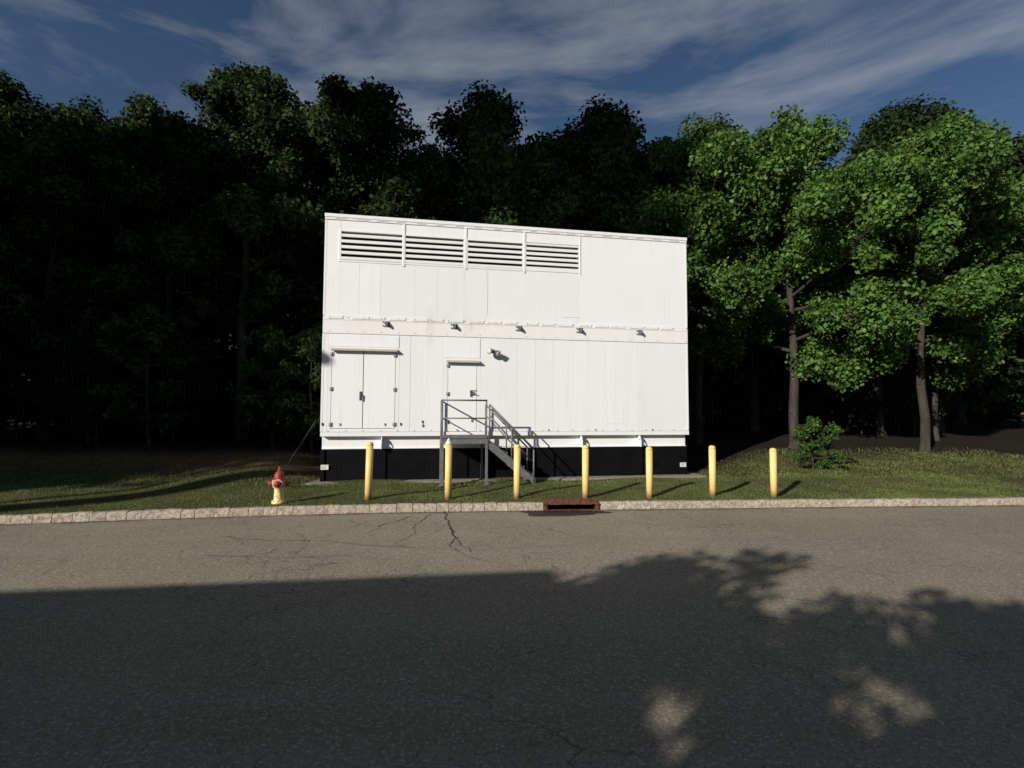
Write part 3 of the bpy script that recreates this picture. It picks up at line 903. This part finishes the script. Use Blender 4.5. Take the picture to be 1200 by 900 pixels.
def thin(x, y):
    lim = 12.5+np.clip((x-4)*.85, 0, 4.5)
    p = np.clip(1.1-(y-lim)*.8, .03, 1)
    patch = .55+.45*np.sin(x*1.3+2*np.sin(y*1.1))*np.sin(y*1.9+x*.4)
    bare = .5+.5*np.sin(x*2.1+1.7*np.sin(y*2.3))*np.sin(y*3.3+x*.9)
    return p*np.clip(.30+patch, 0, 1)*np.clip(.35+1.0*bare+np.clip((x+5)/3, 0, .4), 0, 1)
V = np.concatenate([blades(150000, (-13, 13), (.15, 3.0), .014, .040, .007, .014, thin),
                    blades(60000, (-15, 17), (2.4, 7.0), .03, .08, .012, .022, thin)])
go = np_mesh('grass', V, np.arange(len(V)).reshape(-1, 3), M['grass_blade'])
tag(go, 'short green grass with straw coloured patches growing on the lawn', 'grass', kind='stuff')
def litter(n, xr, fy, size):
    x = rng.uniform(*xr, n); y = fy(x, n)
    k = keep_outside_pad(x, y, -.2); x, y = x[k], y[k]; n = len(x)
    on = y > yk(x)+.14
    kb = (~on) & (y > yk(x)-.0)
    z = np.where(on, lawn_z(x, y)+.03, np.where(kb, .16, .008))
    a = rng.uniform(0, 2*np.pi, n); s = rng.uniform(*size, n)
    V = np.empty((n, 4, 3))
    for j, (r, t, q) in enumerate(((1, 0, .0), (.5, 1.6, .25), (1, np.pi, 0.0), (.5, -1.6, .3))):
        V[:, j] = np.stack([x+np.cos(a+t)*s*r, y+np.sin(a+t)*s*r, z+s*q*rng.uniform(.2, 1.2, n)], -1)
    return V.reshape(-1, 3)
V = np.concatenate([litter(420, (-14, 14), lambda x, n: yk(x)-np.abs(rng.normal(0, .10, n))-.01, (.010, .025)),
                    litter(900, (-12, 12), lambda x, n: yk(x)+.2+np.abs(rng.normal(0, .5, n)), (.012, .03)),
                    litter(130, (-13, 13), lambda x, n: rng.uniform(3, 10, n), (.010, .022)),
                    litter(3500, (-14, -5), lambda x, n: 11.8+np.abs(rng.normal(0, 2.5, n)), (.02, .05)),
                    litter(4500, (6, 22), lambda x, n: 13.4+np.abs(rng.normal(0, 2.2, n)), (.015, .045))])
lo = np_mesh('fallen_leaves', V, np.arange(len(V)).reshape(-1, 4), M['dead_leaf'])
tag(lo, 'small brown fallen leaves scattered along the kerb and on the grass', 'fallen leaves', kind='stuff')

# ------------------------------------------------------------------ trees
def leaf_cloud(centers, radii, n, size, flat=.9, seed=0):
    r = np.random.default_rng(seed)
    centers = np.asarray(centers); radii = np.asarray(radii)
    w_ = radii**2; w_ = w_/w_.sum()
    ci = r.choice(len(centers), n, p=w_)
    d = r.normal(size=(n, 3)); d /= np.linalg.norm(d, axis=1, keepdims=True)
    rad = radii[ci]*(.25+.95*r.uniform(0, 1, n)**.8)
    c = centers[ci]+d*rad[:, None]*np.array([1, 1, flat])
    s = r.uniform(size[0], size[1], n)
    # leaves hang outward and slightly down, blades facing up and out
    up = np.array([0, 0, 1.0])
    nrm = d*.5+up*.5+r.normal(size=(n, 3))*.6
    nrm /= np.linalg.norm(nrm, axis=1, keepdims=True)
    t = np.cross(nrm, r.normal(size=(n, 3))); t /= np.linalg.norm(t, axis=1, keepdims=True)
    b_ = np.cross(nrm, t)
    V = np.empty((n, 4, 3))
    V[:, 0] = c-t*s[:, None]*.5
    V[:, 1] = c+b_*s[:, None]*.36+nrm*s[:, None]*.08
    V[:, 2] = c+t*s[:, None]*.55-up*s[:, None]*.12
    V[:, 3] = c-b_*s[:, None]*.36+nrm*s[:, None]*.08
    return V.reshape(-1, 3), np.arange(n*4).reshape(-1, 4)

def tree_mesh(seed, H, crown0, rad, nleaf, size, leafmat, barkmat, trunk_r=.16, nlimb=16, dens=1.0, lean=0.0):
    """a tapered trunk with limbs, clumps of leaves round the limb ends"""
    rd_ = random.Random(seed)
    m = MB()
    pts = []
    x = y = 0
    nseg = 9
    for i in range(nseg+1):
        t = i/nseg
        pts.append((Vector((x, y, H*.93*t)), trunk_r*(1-.86*t)+.012))
        x += rd_.uniform(-.12, .12)*H/12+lean; y += rd_.uniform(-.12, .12)*H/12
    m.tube((0, 0, -.3), (0, 0, .25), trunk_r*1.6, trunk_r*1.05, 10, False)
    for (a, ra), (b_, rb) in zip(pts, pts[1:]): m.tube(a, b_, ra, rb, 9, False)
    cs = []; rs_ = []
    def at(z):
        t = min(max(z/(H*.93), 0), .999)*nseg; i = int(t); f = t-i
        return pts[i][0].lerp(pts[i+1][0], f), pts[i][1]*(1-f)+pts[i+1][1]*f
    for k in range(nlimb):
        t = (k+rd_.random()*.8)/nlimb
        z = crown0+(H*.95-crown0)*t
        p, r = at(z)
        az = k*2.4+rd_.uniform(-.5, .5)
        prof = math.sin(math.pi*min(1, (.18+t*.82)))**.6 if t > .3 else .75+.25*t/.3
        L = rad*prof*rd_.uniform(.72, 1.1)
        up = rd_.uniform(.05, .5)
        d = Vector((math.cos(az), math.sin(az), up)).normalized()
        q = p+d*L*.55; e = q+(d+Vector((0, 0, rd_.uniform(-.15, .25)))).normalized()*L*.45
        m.tube(p, q, r*.5+.01, r*.28+.008, 6, False); m.tube(q, e, r*.28+.008, .008, 5, False)
        for j in range(7):
            f = .30+.115*j+rd_.uniform(0, .08)
            c = p.lerp(q, f/.55) if f < .55 else q.lerp(e, min(1, (f-.55)/.45))
            c = c+Vector((rd_.uniform(-.5, .5), rd_.uniform(-.5, .5), rd_.uniform(-.65, .45)))*rad*.26
            cs.append(tuple(c)); rs_.append(rad*rd_.uniform(.07, .20))
            if j > 2: m.tube(q, c, .02, .006, 4, False)
    for k in range(9):
        p, r = at(H*(.72+.03*k)); cs.append((p.x+rd_.uniform(-.2, .2)*rad, p.y+rd_.uniform(-.2, .2)*rad, p.z+rad*rd_.uniform(0, .25))); rs_.append(rad*rd_.uniform(.1, .2))
    tr = m.build('trunk', barkmat)
    V_, F_ = leaf_cloud(cs, rs_, nleaf, size, seed=seed)
    cr = np_mesh('crown', V_, F_, leafmat)
    td, cd = tr.data, cr.data
    bpy.data.objects.remove(tr); bpy.data.objects.remove(cr)
    return td, cd

def place_tree(name, meshes, x, y, sc, rz, label, group, z=None, cat='tree', szz=1.0):
    if z is None: z = float(lawn_z(x, y)) if y > float(yk(x)) else .13
    o = empty(name, (x, y, z), rz); o.scale = (sc, sc, sc*szz)
    for nm, me in zip(('trunk', 'crown'), meshes):
        c = bpy.data.objects.new(nm, me); COL.objects.link(c); c.parent = o
    tag(o, label, cat, group)
    return o

LIT = tree_mesh(11, 12.5, 3.2, 3.9, 80000, (.06, .20), M['leaf'], M['bark'], .17, 26)
LIT2 = tree_mesh(12, 11.0, 3.4, 3.4, 64000, (.06, .19), M['leaf'], M['bark'], .14, 22)
DK = [tree_mesh(21, 13.5, 4.0, 3.6, 34000, (.10, .24), M['leaf_shaded'], M['bark'], .20, 20),
      tree_mesh(22, 12.0, 2.6, 3.3, 30000, (.10, .23), M['leaf_shaded'], M['bark_pale'], .17, 20),
      tree_mesh(23, 15.0, 5.0, 4.0, 36000, (.11, .25), M['leaf_shaded'], M['bark'], .24, 20)]
SAP = tree_mesh(31, 4.2, .5, 1.3, 4200, (.09, .18), M['leaf_shaded'], M['bark'], .04, 16)
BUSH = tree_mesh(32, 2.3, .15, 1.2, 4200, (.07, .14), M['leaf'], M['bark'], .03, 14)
BIG = tree_mesh(41, 25.0, 3.5, 5.6, 12000, (.55, .95), M['leaf_shaded'], M['bark'], .42, 34)
HIGH = tree_mesh(42, 34.0, 24.0, 5.2, 9000, (.55, .95), M['leaf_shaded'], M['bark'], .45, 26)  # crown set high so its shadow clears the wall and darkens the woods

rt = random.Random(77)
# sunlit trees right of the enclosure
place_tree('maple_tree', LIT, 10.4, 18.2, 1.0, .4, 'tall sunlit green leafy tree at the right of the white enclosure', 'trees behind the enclosure')
place_tree('maple_tree', LIT2, 7.5, 19.8, 1.12, 2.0, 'sunlit green tree rising directly behind the top right corner of the enclosure', 'trees behind the enclosure')
place_tree('maple_tree', LIT2, 14.6, 17.5, 1.05, 3.6, 'sunlit tree nearest the road beyond the rightmost bollard', 'trees behind the enclosure')
place_tree('maple_tree', LIT, 17.5, 20.5, .95, 5.0, 'sunlit tree at the far right edge of the woods', 'trees behind the enclosure')
# shaded woods
spots = []
for row, (yy, x0, x1, stp) in enumerate(((18.5, -24, 6, 3.6), (22.3, -27, 26, 3.9), (26.8, -32, 32, 4.3), (32, -38, 40, 5.2))):
    x = x0
    while x < x1:
        px, py = x+rt.uniform(-.9, .9), yy+rt.uniform(-1.1, 1.1)
        u = (px-BX)*UX+(py-BY)*UY; v = -(px-BX)*UY+(py-BY)*UX
        if not (-1.5 < u < BW+1.5 and v < BD+1.6): spots.append((px, py, row))
        x += stp
spots += [(-6.6, 21.4, 0), (-.9, 21.0, 0), (1.5, 22.8, 0), (4.0, 21.2, 0)]
for (x, y, row) in spots:
    side = 'left of the white enclosure' if x < -5 else ('behind the roof of the white enclosure' if x < 6 else 'right of the white enclosure')
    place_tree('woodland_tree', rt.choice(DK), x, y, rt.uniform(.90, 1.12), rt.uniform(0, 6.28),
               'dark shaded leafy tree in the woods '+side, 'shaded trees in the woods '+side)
wr = np.random.default_rng(5)
wc = np.stack([wr.uniform(-42, 42, 420), wr.uniform(25, 31, 420), wr.uniform(.3, 9.0, 420)], -1)
wv, wf = leaf_cloud(wc, wr.uniform(1.2, 2.2, 420), 60000, (.35, .6), seed=9)
wo = np_mesh('deep_woods', wv, wf, M['leaf_shaded'])
tag(wo, 'dense dark understorey filling the depth of the woods', 'woods', kind='stuff')
# undergrowth, each a plant of its own
ug = []
for i in range(34):
    x = rt.uniform(-26, -6.2) if i < 30 else rt.uniform(12, 22)
    y = rt.uniform(15.0, 21.0) if x < 0 else rt.uniform(21.0, 24.0)
    ug.append((x, y))
for (x, y) in ug:
    left = x < 0
    place_tree('sapling', SAP, x, y, rt.uniform(.6, 1.15), rt.uniform(0, 6.28),
               'dark sapling in the undergrowth of the woods at the '+('left' if left else 'right'), 'saplings in the undergrowth at the '+('left' if left else 'right'), cat='sapling')
place_tree('sapling', SAP, -6.3, 15.6, .90, 1.0, 'leafy sapling close against the left end of the white enclosure', None, cat='sapling')
place_tree('shrub', BUSH, 8.75, 14.4, .62, .5, 'green shrub beyond the rightmost yellow bollard', None, cat='shrub')

# unseen trees added across the street to shade the woods
for i, (x, y, s) in enumerate(((-31.4, -5, 1.0), (-31.0, -.8, 1.0), (-37, 0-4, 1.05), (-44, -5, 1.0), (-35.6, -9, 1.05), (-40, -12, 1.0), (-50, -6, 1.1))):
    place_tree('shade_caster_tree', BIG, x, y, s, i*1.3, 'tall dense unseen tree added across the street to shade the woods', 'trees added across the street for shade')
for i, (x, y, s) in enumerate(((-21.6, -3.2, 1.0), (-25.6, -8.0, 1.0))):
    place_tree('high_shade_caster', HIGH, x, y, s, i*2.0, ('nearer' if i == 0 else 'farther')+' of two very tall high crowned trees added across the street for shade', 'high crowned trees across the street')

# the low house whose roof edge shades the near lane
M['brick'] = mottled('painted_brick', (.30, .14, .09), (.22, .10, .07), 5, .9, .1, bump=.4)
M['roofing'] = mottled('roof_felt', (.05, .05, .05), (.08, .08, .08), 5, .9, .1)
hb = empty('brick_house', (-14.83, -8.55, .13), .13)
tag(hb, 'low flat roofed brick house across the street, left of and behind the viewpoint', 'house')
m = MB(); m.box(-7, 5.6, -4, 3.2, 0, 5.95); m.build('wall', M['brick'], hb)
m = MB(); m.box(-7.3, 5.9, -4.3, 3.5, 5.952, 6.25); m.build('roof', M['roofing'], hb)
for x in (-5.6, -2.6, 2.8):
    for z in (.9, 3.7):
        m = MB(); m.box(x, x+1.3, 3.202, 3.26, z, z+1.3); f = m.build('window', M['cream_trim'], hb)
        m = MB(); m.box(x+.08, x+1.22, 3.262, 3.27, z+.08, z+1.22); m.build('pane', M['dark_inside'], f)
m = MB(); m.box(.4, 1.4, 3.202, 3.25, 0, 2.1); m.build('door', M['darkmetal'], hb)
SH = tree_mesh(51, 7.6, 1.6, 2.7, 9000, (.16, .30), M['leaf'], M['bark'], .14, 18)
for (x, y, q, rz, lab) in ((-8.35, -5.25, .90, .7, 'leafy garden tree beside the brick house behind the viewpoint'),
                          (-6.7, -3.1, .62, 2.9, 'smallest leafy garden tree, nearest the street behind the viewpoint'),
                          (-4.9, -5.45, .80, 4.4, 'leafy garden tree standing between two others behind the viewpoint'),
                          (-1.9, -5.6, .84, 1.9, 'leafy garden tree directly behind the viewpoint')):
    place_tree('garden_tree', SH, x, y, q, rz, lab, 'garden trees behind the viewpoint')

# street lamp out of frame on the left; its head shades the wall's left edge
T = 11.6
hp = Vector((BX-.07, BY, 3.36))-Vector((.93, 1.0, -.594))*T
lp = empty('street_lamp', (hp.x-2.6, hp.y, .13))
tag(lp, 'tall grey street lamp standing across the street at the far left', 'street lamp')
m = MB(); m.tube((0, 0, 0), (0, 0, hp.z-.5), .10, .06, 12); m.box(-.16, .16, -.16, .16, -.02, .03); m.build('pole', M['galv'], lp)
m = MB(); m.tube((0, 0, hp.z-.55), (1.2, 0, hp.z-.13), .035, .03); m.tube((1.2, 0, hp.z-.13), (2.5, 0, hp.z-.13), .03, .03); m.build('arm', M['galv'], lp)
m = MB(); m.lathe([(.05, -.16), (.16, -.10), (.22, .0), (.20, .10), (.10, .16)], (2.6, 0, hp.z-.13), (0, 0, 1), 18); m.build('lamp_head', M['darkmetal'], lp)
